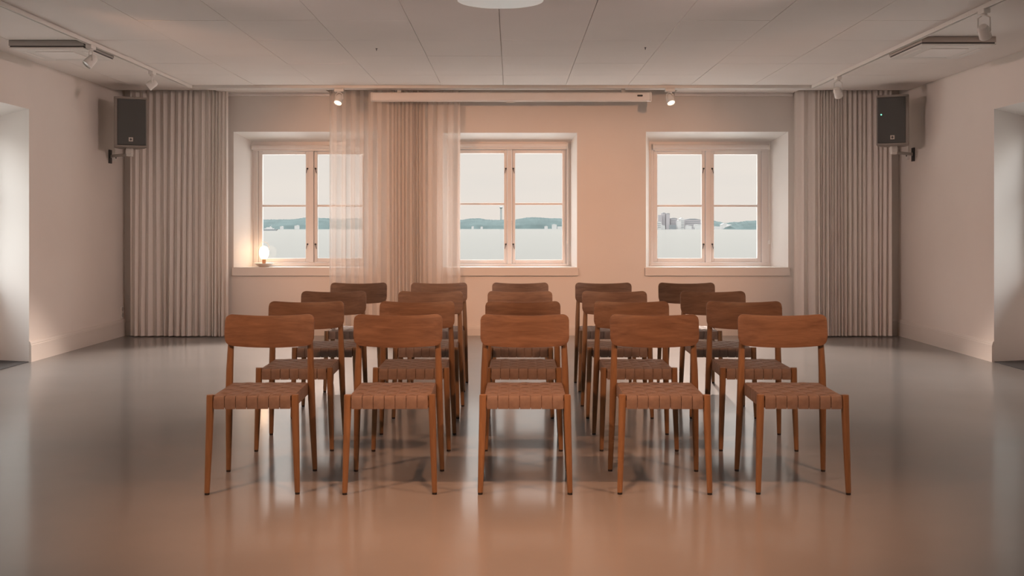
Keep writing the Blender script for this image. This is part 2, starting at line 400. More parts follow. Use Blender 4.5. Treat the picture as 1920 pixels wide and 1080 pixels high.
# ------------------------------------------------------------------ windows of the far wall
def yb(mb, x0, x1, z0, z1, y0, y1): mb.box(min(x0, x1), max(x0, x1), y0, y1, min(z0, z1), max(z0, z1))
for idx, w in enumerate(WIN):
    side = ('left', 'middle', 'right')[idx]
    t = thing('window_%d' % (idx + 1), 'white two-casement window %s of the three in the far wall' % ('leftmost', 'second', 'rightmost')[idx], 'window', (0, 0, 0)); t['kind'] = 'structure'
    x0, x1, z0, z1 = w['ri']
    YG = YI + 0.05
    zp0, zp1 = at(0, w['py'][1], YG).z, at(0, w['py'][0], YG).z
    PX = [tuple(at(q, 0, YG).x for q in pr) for pr in w['panes']]
    st = 0.048
    s0, s1 = zp0 - st, zp1 + st
    f = MB()
    yb(f, x0 - .01, PX[0][0] - st, z0, z1 + .01, YI, YI + .09); yb(f, PX[1][1] + st, x1 + .01, z0, z1 + .01, YI, YI + .09)
    yb(f, x0, x1, z0 - .01, s0, YI - .004, YI + .09); yb(f, x0, x1, s1, z1 + .01, YI - .004, YI + .09)
    cx0, cx1 = PX[0][1] + st * .85, PX[1][0] - st * .85
    yb(f, cx0, cx1, s0, s1, YI - .006, YI + .09)
    fo = f.build('frame', M_FRAME, t, bevel=0.004)
    # inner moulding of the frame
    md = MB()
    for (a, b, c, d) in ((x0 + .02, x0 + .034, z0 + .02, z1 - .02), (x1 - .034, x1 - .02, z0 + .02, z1 - .02)): yb(md, a, b, c, d, YI - .012, YI)
    yb(md, x0 + .02, x1 - .02, z0 + .02, z0 + .034, YI - .014, YI)
    md.build('moulding', M_FRAME, fo, bevel=0.003)
    for q, (a, b) in enumerate(PX):
        la, lb = (a - st, b + st * .85) if q == 0 else (a - st * .85, b + st)
        s = MB()
        yb(s, la + .002, a, s0 + .002, s1 - .002, YI + .022, YI + .075); yb(s, b, lb - .002, s0 + .002, s1 - .002, YI + .022, YI + .075)
        yb(s, a, b, s0 + .002, zp0, YI + .022, YI + .075); yb(s, a, b, zp1, s1 - .002, YI + .022, YI + .075)
        so = s.build('sash', M_FRAME, t, bevel=0.005)
        mz = at(0, w['mun'], YG).z
        m_ = MB(); yb(m_, a, b, mz - .013, mz + .013, YG - .018, YG + .018); m_.build('glazing_bar', M_FRAME, so, bevel=0.004)
        g = MB(); g.quad((a, YG, zp0), (b, YG, zp0), (b, YG, zp1), (a, YG, zp1)); g.build('pane', M_GLASS, so)
        xm = (b + st * .45) if q == 0 else (a - st * .45)
        for pz in (316, 458):
            z = at(0, pz, YI).z
            h = MB(); h.lathe([(0.010, 0), (0.010, 0.010), (0.005, 0.014)], (0, -1, 0), (xm, YI + .023, z), 14)
            h.tube([(xm, YI + .012, z), (xm + (-.008 if q == 0 else .006), YI + .004, z - .03), (xm + (-.012 if q == 0 else .012), YI + .006, z - .055)], [0.004, 0.0035, 0.0025], 8)
            h.build('latch', M_DARK, so, smooth=True)
    # deep sill board that stands proud of the wall
    ro = w['ro']
    sl = MB()
    zt = ro[2]; nb = 0.086
    sl.prism([(ro[0] - .012, YB - .035), (ro[1] + .012, YB - .035), (ro[1] + .012, YB + .002), (ro[1], YB + .002), (x1, YI), (x0, YI), (ro[0], YB + .002), (ro[0] - .012, YB + .002)],
             lambda a, b: (a, b, zt - nb), lambda a, b: (a, b, zt + .006))
    sl.build('sill', M_WALL, t, bevel=0.004)
    tp = MB(); tp.prism([(ro[0] + .002, YB - .033), (ro[1] - .002, YB - .033), (x1 - .002, YI - .001), (x0 + .002, YI - .001)], lambda a, b: (a, b, zt + .006), lambda a, b: (a, b, zt + .012))
    tp.build('sill_top', M_REVEAL, t)
    # roller blind, wound up
    bx0, bx1, by0, by1 = w['blind']
    c0, c1 = at(bx0, by1, YI), at(bx1, by0, YI); zc = (c0.z + c1.z) / 2; r = (c1.z - c0.z) / 2
    rb = thing('roller_blind', 'rolled-up white roller blind at the top of the %s far window' % side, 'blind', ((c0.x + c1.x) / 2, YI - r - .016, zc), 0, 'roller blinds')
    hw = (c1.x - c0.x) / 2
    b = MB(); b.lathe([(r * .9, -hw + .012), (r * .9, hw - .012)], (1, 0, 0), (0, 0, 0), 20); b.build('roll', M_FRAME, rb, smooth=True)
    b = MB(); b.box(-hw + .02, hw - .02, -.006, .006, -r - .016, -r * .6); b.build('bottom_bar', M_FRAME, rb, bevel=.002)
    for sg in (-1, 1):
        b = MB(); b.box(sg * hw - .006 - .006 * sg, sg * hw + .006 - .006 * sg, -r, r + .016, -r * 1.05, r * 1.05); b.build('bracket', M_WHITE, rb, bevel=.003)
    if idx:
        cz = at(0, 450, YI).z - zc
        b = MB(); b.tube([(hw - .004, -r * .7, 0), (hw - .002, -r * .7, cz)], .0025, 6); co = b.build('cord', M_WHITE, rb)
        b = MB(); b.lathe([(.003, 0), (.011, -.012), (.011, -.04), (.004, -.05)], (0, 0, 1), (hw - .002, -r * .7, cz), 10); b.build('pull', M_WHITE, co, smooth=True)

# ------------------------------------------------------------------ curtains
def curtain(name, label, px0, px1, zt, Y, material, folds, amp, seed, dens=None, hem=True, drift=0.02, group='curtains'):
    """folds hang from the ceiling; dens(u) bunches the folds"""
    rr = random.Random(seed)
    n = int(folds * 12)
    us = [i / n for i in range(n + 1)]
    W = [(dens(u) if dens else 1.0) for u in us]
    ph = [0.0]
    jit = [rr.uniform(0.75, 1.3) for _ in range(int(folds) + 6)]
    for i in range(n):
        k = int(ph[-1] / (2 * PI))
        ph.append(ph[-1] + 2 * PI * folds / n * jit[min(k, len(jit) - 1)])
    # width is shared out by the inverse of the bunching
    xs = [0.0]
    for i in range(n): xs.append(xs[-1] + 1.0 / ((W[i] + W[i + 1]) / 2))
    X0, X1 = at(px0, 0, Y).x, at(px1, 0, Y).x
    xs = [X0 + (X1 - X0) * q / xs[-1] for q in xs]
    am = [amp * rr.uniform(0.7, 1.2) for _ in range(int(folds * 1.6) + 8)]
    sk = [rr.uniform(-1, 1) for _ in range(int(folds * 1.6) + 8)]
    def pt(i, z):
        k = ph[i] / (2 * PI); k0 = int(k); fr = k - k0
        a = am[k0] * (1 - fr) + am[k0 + 1] * fr; s_ = sk[k0] * (1 - fr) + sk[k0 + 1] * fr
        d = (zt - z) / zt
        a *= 0.80 + 0.35 * d
        env = min(1, i / 6, (n - i) / 6)
        y = a * math.sin(ph[i]) + 0.35 * a * math.sin(2 * ph[i] + 1.3 * s_ + 0.8 * d) + 0.012 * s_ * d
        x = xs[i] + drift * s_ * d * env + 0.30 * a * math.sin(2 * ph[i]) * env
        return (x, Y + y, z)
    zs = [zt, zt - .03, zt - .10, zt - .3, zt - .7, 1.7, 1.2, 0.8, 0.5, 0.3, 0.11]
    def sheet(zz):
        mb = MB(); m = n + 1
        mb.add([pt(i, z) for z in zz for i in range(m)], [(r * m + i, r * m + i + 1, (r + 1) * m + i + 1, (r + 1) * m + i) for r in range(len(zz) - 1) for i in range(n)])
        return mb
    t = thing(name, label, 'curtain', ((X0 + X1) / 2, Y, 0.0), 0, group)
    for nm, zz, mm in (('cloth', zs, material), ('hem', [0.11, 0.06, 0.012], M_HEM if material is M_CURT else material)):
        mb = sheet(zz); mb.v = [(v[0] - (X0 + X1) / 2, v[1] - Y, v[2]) for v in mb.v]
        o = mb.build(nm, mm, t); 
        for p in o.data.polygons: p.use_smooth = True
    return t
ZT = 2.80
curtain('curtain', 'full-length beige curtain hanging in the left corner behind the speaker', 244, 427, ZT, 12.10, M_CURT, 17, 0.027, 11, lambda u: .75 if u < .35 else (.95 if u < .7 else 1.7))
curtain('curtain', 'sheer curtain drawn half across the leftmost far window', 618, 774, ZT, 12.10, M_SHEER, 12, 0.034, 5, lambda u: 0.55 if u < .45 else 1.5)
curtain('curtain', 'narrow sheer curtain overlapping the left edge of the middle far window', 772, 863, ZT, 12.15, M_SHEER, 7, 0.032, 23, lambda u: 1.5 if u < .55 else .6)
curtain('curtain', 'full-length beige curtain hanging in the right corner behind the speaker', 1489, 1671, ZT, 12.10, M_CURT, 22, 0.025, 31, lambda u: 0.5 if u < .12 else (1.7 if u < .55 else .9))
# curtain rails in the ceiling slots
for (a, b), lb in zip(SLOT, ('left corner', 'middle', 'right corner')):
    r_ = MB(); r_.box(a + .02, b - .02, 12.085, 12.125, ZT + .004, ZT + .03)
    tag(r_.build('curtain_rail', M_WHITE), 'slim white curtain rail in the %s ceiling slot' % lb, 'curtain rail', 'curtain rails')

# ------------------------------------------------------------------ chairs
def leg_rings(pts, n=16, sq=2.6):
    rings = []
    for (x, y, z, r) in pts:
        ring = []
        for i in range(n):
            a = 2 * PI * i / n; c, s = math.cos(a), math.sin(a)
            k = (abs(c) ** sq + abs(s) ** sq) ** (-1 / sq)
            ring.append((x + r * c * k, y + r * s * k, z))
        rings.append(ring)
    return rings
SEAT_Z = 0.460
def make_chair(label):
    t = thing('chair', label, 'chair', (0, 0, 0), 0, 'rows of wooden chairs')
    for sg in (-1, 1):
        l = MB(); l.loft(leg_rings([(sg * .2090, -.236, .010, .0122), (sg * .2030, -.230, .20, .0152), (sg * .1975, -.2255, .38, .0172), (sg * .1965, -.2250, .455, .0172), (sg * .1965, -.2250, .463, .0160)]))
        lo = l.build('leg', M_WOODZ, t, smooth=True)
        g = MB(); g.lathe([(.0112, 0), (.0112, .0101)], (0, 0, 1), (sg * .2090, -.236, 0), 16); g.build('glide', M_GLIDE, lo)
    for sg in (-1, 1):
        l = MB(); l.loft(leg_rings([(sg * .2190, .236, .010, .0122), (sg * .2120, .216, .22, .0158), (sg * .2060, .199, .42, .0182), (sg * .2040, .198, .52, .0172), (sg * .2000, .205, .64, .0150), (sg * .1985, .213, .735, .0105)]))
        lo = l.build('leg', M_WOODZ, t, smooth=True)
        g = MB(); g.lathe([(.0112, 0), (.0112, .0101)], (0, 0, 1), (sg * .2190, .236, 0), 16); g.build('glide', M_GLIDE, lo)
    # rails
    r = MB()
    r.box(-.182, .182, -.236, -.208, .404, .436); r.box(-.188, .188, .168, .196, .404, .436)
    for sg in (-1, 1): r.box(min(sg * .165, sg * .186), max(sg * .165, sg * .186), -.207, .167, .404, .436)
    r.build('seat_frame', M_WOODX, t)
    # woven seat: warp runs front to back, weft side to side
    s = MB(); NW, NF = 7, 7
    wx = .0510; y0, y1 = -.2405, .1995; x0 = -.1905
    wy = (y1 - .004 - (-.2075)) / NF
    a_ = .0029; zt = SEAT_Z - .0030
    def ribbon(path, width, along_x):
        rings = []
        hw = width / 2 - .0010; th = .0013
        P = [Vector(p) for p in path]; lat = Vector((0, 1, 0)) if along_x else Vector((1, 0, 0))
        for k, p in enumerate(P):
            d = (P[min(k + 1, len(P) - 1)] - P[max(k - 1, 0)]).normalized(); nn = d.cross(lat)
            rings.append([p + lat * u + nn * v for u, v in ((-hw, 0), (-hw + .0026, th), (hw - .0026, th), (hw, 0), (hw - .0026, -th), (-hw + .0026, -th))])
        s.loft(rings)
    for i in range(NW):
        cx = (i - (NW - 1) / 2) * wx
        path = [(cx, y0, .3985), (cx, y0 - .0012, .43), (cx, y0, .4505), (cx, y0 + .0025, .4565), (cx, y0 + .0085, zt + .0008)]
        m = NF * 6
        for q in range(m + 1):
            y = -.2075 + wy * NF * q / m
            ph = (y + .2075) / wy - .5
            path.append((cx, y + (0.0 if 0 < q < m else (.004 if q == 0 else -.004)), zt + a_ * math.cos(PI * ph) * (1 if i % 2 == 0 else -1)))
        path += [(cx, y1 - .0025, .4545), (cx, y1, .448), (cx, y1, .3985)]
        ribbon(path, wx, False)
    for j in range(NF):
        cy_ = -.2075 + wy * (j + .5)
        lim = .1905
        path = [(-lim, cy_, .3985), (-lim, cy_, .4485), (-lim + .003, cy_, .4555), (-lim + .009, cy_, zt)]
        m = NW * 6
        for q in range(1, m):
            x = -wx * NW / 2 + wx * NW * q / m
            ph = (x + wx * NW / 2) / wx - .5
            path.append((x, cy_, zt - a_ * math.cos(PI * ph) * (1 if j % 2 == 0 else -1)))
        path += [(lim - .009, cy_, zt), (lim - .003, cy_, .4555), (lim, cy_, .4485), (lim, cy_, .3985)]
        ribbon(path, wy, True)
    s.build('seat', M_WEB, t, smooth=True)
    u = MB(); u.box(-.186, .186, -.2335, .1935, .436, .4505); u.build('gap_shade', M_GAPSHADE, t)  # dark sheet added so the gaps between strips look shaded
    # backrest: bent plank, top edge dipping, bottom edge sagging, round corners
    b = MB(); nx, th = 44, .0065; hwid = .2235; rings = []
    zb, ztp, rc = .652, .806, .036
    for k in range(nx + 1):
        u = -1 + 2 * k / nx
        u = math.copysign(1 - (1 - abs(u)) ** 1.35, u)           # finer towards the ends
        x = u * hwid; e = hwid - abs(x)
        lo = zb - .018 * (1 - u * u); hi = ztp + .002 - .014 * (1 - u * u)
        if e < rc: c = rc - math.sqrt(max(0, rc * rc - (rc - e) ** 2)); lo += c; hi -= c * .9
        if hi - lo < .004: hi = lo + .004
        ring = []
        nzv = 8
        zs_ = [lo + (hi - lo) * q / nzv for q in range(nzv + 1)]
        yy = lambda z: .2145 - .036 * u * u + (z - .72) * .14
        rd = .003
        front = [(x, yy(z) - th + (rd if z in (zs_[0], zs_[-1]) else 0), z) for z in zs_]
        back = [(x, yy(z) + th - (rd if z in (zs_[0], zs_[-1]) else 0), z) for z in reversed(zs_)]
        rings.append(front + back)
    b.loft(rings); b.build('backrest', M_WOODX, t, smooth=True, bevel=0.0)
    return t
ROWS = [(4.970, (-1.218, -.573, .063, .716, 1.362)), (5.930, (-1.218, -.563, .064, .709, 1.377)),
        (6.940, (-1.225, -.562, .055, .705, 1.382)), (8.060, (-1.212, -.577, .066, .724, 1.382))]
ROWN = ['front row', 'second row', 'third row', 'back row']
COLN = ['at the left end of the', 'second from the left in the', 'in the middle of the', 'second from the right in the', 'at the right end of the']
YAW = [1.4, 0.3, 0.0, -0.6, -1.5]
proto = None; ptree = None
ry_ = random.Random(2)
for ri, (yf, xs) in enumerate(ROWS):
    for ci, x in enumerate(xs):
        lab = 'wooden chair with brown woven seat %s %s' % (COLN[ci], ROWN[ri])
        if proto is None:
            proto = c = make_chair(lab); ptree = tree_of(proto)
        else:
            c = copy_tree(proto, None, ptree); c['label'] = lab
        c.location = (x, yf + .236, 0); c.rotation_euler = (0, 0, math.radians(YAW[ci] + ry_.uniform(-.5, .5)))

# ------------------------------------------------------------------ track lighting
TLX, TRX, TY, TY2 = -3.475, 3.257, 11.56, 3.55
def track(label, p0, p1, drop=0.0):
    p0, p1 = Vector(p0), Vector(p1); d = (p1 - p0); L = d.length; rz = math.atan2(d.y, d.x)
    t = thing('lighting_track', label, 'lighting track', (p0 + p1) / 2, rz, 'ceiling lighting tracks')
    b = MB(); w = .018
    b.box(-L / 2, L / 2, -w, -.006, -.032, 0); b.box(-L / 2, L / 2, .006, w, -.032, 0); b.box(-L / 2, L / 2, -.006, .006, -.012, 0)
    b.build('rail', M_WHITE, t)
    s = MB(); s.box(-L / 2 + .002, L / 2 - .002, -.0058, .0058, -.024, -.0125); s.build('slot', M_TRACKSLOT, t)
    for sg in (-1, 1):
        e = MB(); e.box(sg * L / 2 - .006, sg * L / 2 + .006, -w - .001, w + .001, -.034, 0); e.build('end_cap', M_WHITE, t)
ZK = ZC - .002
track('long white lighting track along the left side of the ceiling', (TLX, YF + .3, ZK), (TLX, TY - .03, ZK))
track('long white lighting track along the right side of the ceiling', (TRX, YF + .3, ZK), (TRX, TY - .03, ZK))
track('white lighting track running across the ceiling above the far windows', (TLX, TY, ZC + .003), (TRX, TY, ZC + .003))
track('white lighting track running across the ceiling near the camera', (TLX + .03, TY2, ZK), (TRX - .03, TY2, ZK))
def spotlight(label, x, y, d, lit=False, power=0, cone=70, blend=.6, color=WARM, arm=.085, size=.05, scale=1.0):
    """track head: adapter, yoke and a tilted can that points along d"""
    t = thing('track_spotlight', label, 'spotlight', (x, y, ZC - .032), 0, 'track spotlights')
    t.scale = (scale,) * 3
    d = Vector(d).normalized()
    a = MB(); a.box(-.022, .022, -.045, .045, -.030, 0) if abs(x - TLX) < .1 or abs(x - TRX) < .1 else a.box(-.045, .045, -.022, .022, -.030, 0)
    a.lathe([(.020, -.03), (.020, -.042)], (0, 0, 1), (0, 0, 0), 18); a.build('adapter', M_WHITE, t, bevel=.003)
    piv = Vector((0, 0, -.042 - arm))
    side = d.cross(Vector((0, 0, 1))); side = side.normalized() if side.length > .05 else Vector((1, 0, 0))
    y_ = MB()
    for sg in (-1, 1):
        y_.tube([Vector((0, 0, -.040)) + side * sg * .012, Vector((0, 0, -.055)) + side * sg * .036, piv + side * sg * .038], .005, 8)
    y_.tube([piv - side * .041, piv + side * .041], .006, 10)
    y_.build('yoke', M_WHITE, t, smooth=True)
    c = MB(); c.lathe([(.012, -.046), (.026, -.043), (.034, -.028), (.036, .0), (.0385, .036), (.0385, .046), (.0355, .046), (.034, .038)], d, piv, 28)
    co = c.build('lamp_head', M_WHITE, t, smooth=True)
    l = MB(); l.lathe([(.0335, .039), (.028, .042), (.0001, .044)], d, piv, 24); l.build('lens', M_LAMPON if lit else M_LENS, co, smooth=True)
    if power:
        ld = bpy.data.lights.new('spot_beam', 'SPOT'); lo = bpy.data.objects.new('spot_beam', ld); C.objects.link(lo); lo.parent = t
        lo.location = piv + d * .075; lo.rotation_euler = d.to_track_quat('-Z', 'Y').to_euler()
        ld.energy = power; ld.color = color; ld.spot_size = math.radians(cone); ld.spot_blend = blend; ld.shadow_soft_size = size
    return t
# in the photograph
spotlight('unlit white spotlight under the left track beside the left air unit', TLX, 8.80, (-.50, -.45, -.75), arm=.075, scale=1.12)
spotlight('unlit white spotlight near the far end of the left track', TLX, 10.30, (-.75, -.2, -.6), arm=.075, scale=1.05)
spotlight('unlit white spotlight hanging from the right track nearest the camera', TRX, 7.36, (.45, .55, -.62), arm=.10, scale=1.08)
spotlight('unlit white spotlight at the far end of the right track near the right curtain', TRX, 10.66, (.40, .55, -.70), arm=.10, scale=1.1)
spotlight('lit spotlight on the far cross track in front of the sheer curtain', at(636, 0, TY).x, TY, (-.25, -.62, -1), True, P_LIT, 70, .5, color=LITC, arm=.06, scale=1.15)
spotlight('lit spotlight on the far cross track beside the right end of the projection screen', at(1256, 0, TY).x, TY, (.25, -.62, -1), True, P_LIT, 70, .5, color=LITC, arm=.06, scale=1.15)
# on the near cross track, overhead of the photographer's view
def aim(x, y, tgt): return Vector(tgt) - Vector((x, y, ZC - .15))
for lab, x, tg in (('lit spotlight on the near cross track left of centre', -2.3, (-.1, 5.3, .3)), ('lit spotlight on the near cross track right of centre', 2.2, (.1, 5.3, .3))):
    spotlight(lab, x, TY2, aim(x, TY2, tg), True, P_KEY, 84, .9, color=KEYC, size=.04)
spotlight('lit spotlight in the middle of the near cross track aimed at the floor', 0.0, TY2, (0, .6, -2.3), True, P_KEY * 1.15, 76, 1.0, color=KEYC, size=.05)
for y in (5.9, 2.2):  # out-of-view spots added to brighten the side walls and the room
    spotlight('added fill spotlight on the right track washing the left wall' + (' far from the windows' if y < 5 else ''), TRX, y, aim(TRX, y, (XL, y + 4.4, .8)), True, P_FILL * 1.15 if y > 5 else P_FILL * .2, 52, 1.0, color=SOFT, size=.05)
    spotlight('added fill spotlight on the left track washing the right wall' + (' far from the windows' if y < 5 else ''), TLX, y, aim(TLX, y, (XR, y + 4.4, .8)), True, P_FILL * 1.15 if y > 5 else P_FILL * .2, 52, 1.0, color=SOFT, size=.05)
YW = 6.45
spotlight('lit spotlight on the right track aimed at the wall beside the middle window', TRX, YW, aim(TRX, YW, (1.05, YB, .95)), True, P_WALL * .85, 45, 1.0, size=.05)
spotlight('lit spotlight on the left track aimed at the sheer curtains', TLX, YW, aim(TLX, YW, (-1.0, YB, 1.0)), True, P_WALL * .95, 48, 1.0, size=.05)

# ------------------------------------------------------------------ ceiling lamps, air units, hooks
def rrect(hx, hy, r, n=8):
    pts = []
    for cx, cy2, a0 in ((hx - r, hy - r, 0), (-hx + r, hy - r, PI / 2), (-hx + r, -hy + r, PI), (hx - r, -hy + r, 1.5 * PI)):
        for i in range(n + 1):
            a = a0 + PI / 2 * i / n; pts.append((cx + r * math.cos(a), cy2 + r * math.sin(a)))
    return pts
def ceiling_lamp(label, x, y, m):
    t = thing('ceiling_lamp', label, 'ceiling lamp', (x, y, ZC), 0, 'rounded ceiling lamps')
    b = MB(); P = rrect(.29, .55, .25, 12); b.prism(P, lambda a, c: (a, c, -.055), lambda a, c: (a, c, -.0015)); b.build('housing', M_WHITE, t, smooth=True, bevel=.004)
    b = MB(); P = rrect(.278, .538, .24, 12); P2 = rrect(.25, .51, .22, 12)
    b.loft([[(a, c, -.054) for a, c in P], [(a, c, -.070) for a, c in P], [(a, c, -.078) for a, c in P2]]); b.build('diffuser', m, t, smooth=True)
ceiling_lamp('dimmed pale rounded ceiling lamp at the top centre above the chairs', -.075, 6.60, M_DIFF)
ceiling_lamp('added rounded fill lamp above the near end of the room', -.075, 2.6, M_CEILFILL)  # this lamp and the next are added out of view for ambient light
ceiling_lamp('added rounded fill lamp at the end of the room behind the camera', -.075, -1.0, M_CEILFILL)

def air_unit(label, x0, x1, y0, y1, dark):
    cx, cy2 = (x0 + x1) / 2, (y0 + y1) / 2; hx, hy = (x1 - x0) / 2, (y1 - y0) / 2
    t = thing('ceiling_air_unit', label, 'air conditioner', (cx, cy2, ZC), 0, 'ceiling air units')
    b = MB(); b.box(-hx, hx, -hy, hy, -.046, -.0015); b.build('casing', dark, t, bevel=.003)
    b = MB(); b.box(-hx + .008, hx - .008, -hy + .008, hy - .008, -.058, -.046); b.build('air_gap', M_TRACKSLOT, t)
    b = MB(); b.box(-hx, hx, -hy, hy, -.068, -.058); po = b.build('panel', M_WHITE, t, bevel=.003)
    b = MB(); q = .52; b.box(-hx * q, hx * q, -hy * q, hy * q, -.0735, -.0675); b.build('intake_grille', M_CEIL, po, bevel=.003)
    for a0, b0, c0, d0 in ((-.55, .55, -.86, -.76), (-.55, .55, .76, .86), (-.86, -.76, -.55, .55), (.76, .86, -.55, .55)):
        f = MB(); f.box(hx * a0, hx * b0, hy * c0, hy * d0, -.0705, -.068); f.build('louvre', M_CEIL, po, bevel=.001)
air_unit('flat square air unit on the ceiling left of the left lighting track', -4.13, -3.515, 8.75, 9.42, M_GREY)
air_unit('flat square air unit on the ceiling right of the right lighting track', 3.295, 3.895, 8.58, 9.32, M_AIR)
for lab, px, py in (('tiny hook in the ceiling left of centre', 706, 91), ('tiny hook in the ceiling right of centre', 1210, 89)):
    Y = F * 1.535 / (HZ - py); p = at(px, py, Y)
    h = MB(); h.lathe([(.009, 0), (.009, -.004), (.003, -.006), (.003, -.02)], (0, 0, 1), (0, 0, 0), 12); tag(h.build('ceiling_hook', M_DARK, loc=(p.x, p.y, ZC + .001)), lab, 'hook', 'ceiling hooks')

# ------------------------------------------------------------------ projection screen case
YSN = 11.86
a, b = at(696, 190, YSN), at(1221, 174, YSN)
ps = thing('projection_screen', 'long white roll-up projection screen case above the middle window', 'projection screen', ((a.x + b.x) / 2, YSN, (a.z + b.z) / 2))
hx, hz = (b.x - a.x) / 2, (b.z - a.z) / 2
c = MB(); c.prism(rrect(.05, hz, .018, 5), lambda u, v: (-hx + .02, u, v), lambda u, v: (hx - .02, u, v)); co = c.build('case', M_CEIL, ps, smooth=True)
for sg in (-1, 1):
    e = MB(); e.prism(rrect(.053, hz + .003, .02, 5), lambda u, v: (sg * (hx - .022), u, v), lambda u, v: (sg * hx, u, v)); e.build('end_cap', M_WHITE, ps, smooth=True, bevel=.006, seg=3)
e = MB(); lx = at(1199, 0, YSN).x - (a.x + b.x) / 2; e.prism(rrect(.030, .010, .006, 4), lambda u, v: (lx + u, -.0525, v + .010), lambda u, v: (lx + u, -.049, v + .010)); e.build('label_window', M_DARK, ps)
e = MB(); e.box(-hx + .05, hx - .05, -.02, .0, -hz - .006, -hz + .002); so = e.build('screen_bar', M_WHITE, ps, bevel=.002)
e = MB(); px_ = at(957, 0, YSN).x - (a.x + b.x) / 2; e.box(px_ - .045, px_ + .045, -.014, -.004, -hz - .018, -hz - .006); e.build('pull', M_WHITE, so, bevel=.003)
for sg in (-.8, .8):
    e = MB(); e.box(sg * hx - .02, sg * hx + .02, -.02, .02, hz - .002, ZC + .0035 - (a.z + b.z) / 2); e.build('hanger', M_WHITE, ps)

# ------------------------------------------------------------------ loudspeakers
def speaker(label, px0, px1, py0, py1, Y, rz, led, wallx):
    a, b = at(px0, py1, Y), at(px1, py0, Y)
    w, h = (b.x - a.x), (b.z - a.z); s = 1 if wallx > 0 else -1
    cx = (a.x + b.x) / 2
    cx += s * .060
    t = thing('loudspeaker', label, 'speaker', (cx, Y + .16, a.z), rz, 'corner loudspeakers')
    hx = w / 2 * .94; dp = .15
    c = MB()
    P = [(-hx, -dp), (hx, -dp), (hx * .94, dp * .1), (hx * .55, dp), (-hx * .55, dp), (-hx * .94, dp * .1)]
    c.prism(P, lambda u, v: (u, v, 0), lambda u, v: (u, v, h)); c.build('cabinet', M_SPK, t, bevel=.008, seg=3)
    g = MB(); g.box(-hx + (.034 if s < 0 else .014), hx - (.014 if s < 0 else .034), -dp - .010, -dp + .002, .024, h - .028); go = g.build('grille', M_GRILLE, t, bevel=.006)
    for z0, z1 in ((0.002, .021), (h - .024, h - .002)):
        q = MB(); q.box(-hx + .004, hx - .004, -dp - .016, -dp + .004, z0, z1); q.build('edge_strip', M_SPK, t, bevel=.004)
    bx = .0
    q = MB(); q.box(bx - .022, bx + .022, -dp - .013, -dp - .009, .062, .106); lo = q.build('badge', M_LOGO, go, bevel=.002)
    q = MB()
    q.box(bx - .004, bx + .004, -dp - .0145, -dp - .0125, .070, .098); q.box(bx - .012, bx + .012, -dp - .0145, -dp - .0125, .080, .088); q.build('badge_mark', M_DARK, lo)
    if led:
        lx = -hx + .052; lz = h * .61
        q = MB(); q.lathe([(.007, 0), (.007, .003), (.002, .005)], (0, -1, 0), (lx, -dp - .010, lz), 14); q.build('power_light', M_LED, go)
    # wall bracket: post under the cabinet, arm to the side wall, wall plate
    br = MB(); br.box(-.03, .03, -.035, .035, -.07, 0)
    br.box(-.028, .028, -.03, .03, -.088, -.06)
    bo = br.build('bracket', M_WHITE, t, bevel=.004); bo.rotation_euler = (0, 0, -rz)      # square to the wall
    ex = Vector((wallx - cx - s * .0065, .30, -.055))
    ar = MB(); L = math.hypot(ex.x, ex.y); ar.box(0, L, -.012, .012, -.082, -.050, Matrix.Rotation(math.atan2(ex.y, ex.x), 4, 'Z')); ar.v = [(v[0] - s * .004, v[1], v[2]) for v in ar.v]; ar.build('arm', M_GREY, bo, bevel=.003)
    pl = MB(); pl.box(ex.x - .006, ex.x + .006, ex.y - .04, ex.y + .04, ex.z - .09, ex.z + .06); pl.build('wall_plate', M_DARK, bo, bevel=.002)
    return t
speaker('dark grey loudspeaker on a bracket in the left corner, without a green light', 212, 275, 181, 276, 11.35, math.radians(24), False, XL)
speaker('dark grey loudspeaker with a green power light in the right corner', 1644, 1706, 177, 272, 11.35, math.radians(-24), True, XR)
# small wall boxes with the speaker leads
for X, s, px, py, z_top, lab in ((XL, 1, 213, 297, 2.13, 'left'), (XR, -1, 1704, 293, 2.15, 'right')):
    Y = abs(X) * F / abs(px - 960); p = at(px, py, Y)
    t = thing('wall_box', 'small white cable box on the %s wall below the loudspeaker' % lab, 'cable box', (X, p.y, p.z), 0, 'speaker cable boxes')
    q = MB(); q.box(min(0, s * .028), max(0, s * .028), -.035, .035, -.035, .035); q.build('box', M_WHITE, t, bevel=.004)
    q = MB(); q.lathe([(.012, 0), (.012, .006)], (s, 0, 0), (s * .028, -.012, .008), 12); q.build('plug', M_DARK, t)
    q = MB(); q.tube([(s * .014, 0, .035), (s * .012, .01, .08), (s * .012, 0.0, .15)], .004, 8); q.build('lead', M_WHITE, t)
# wall outlet near the left corner
Y = abs(XL) * F / (960 - 228); p = at(228, 585, Y)
t = thing('wall_outlet', 'white double power outlet low on the left wall by the curtain', 'outlet', (XL, p.y, p.z))
q = MB(); q.box(0, .012, -.04, .04, -.075, .075); q.build('plate', M_WHITE, t, bevel=.003)
for z in (-.034, .034):
    q = MB(); q.lathe([(.024, 0), (.024, .003), (.019, .003), (.019, .001)], (1, 0, 0), (.0115, 0, z), 20); q.build('socket', M_GREY, t)

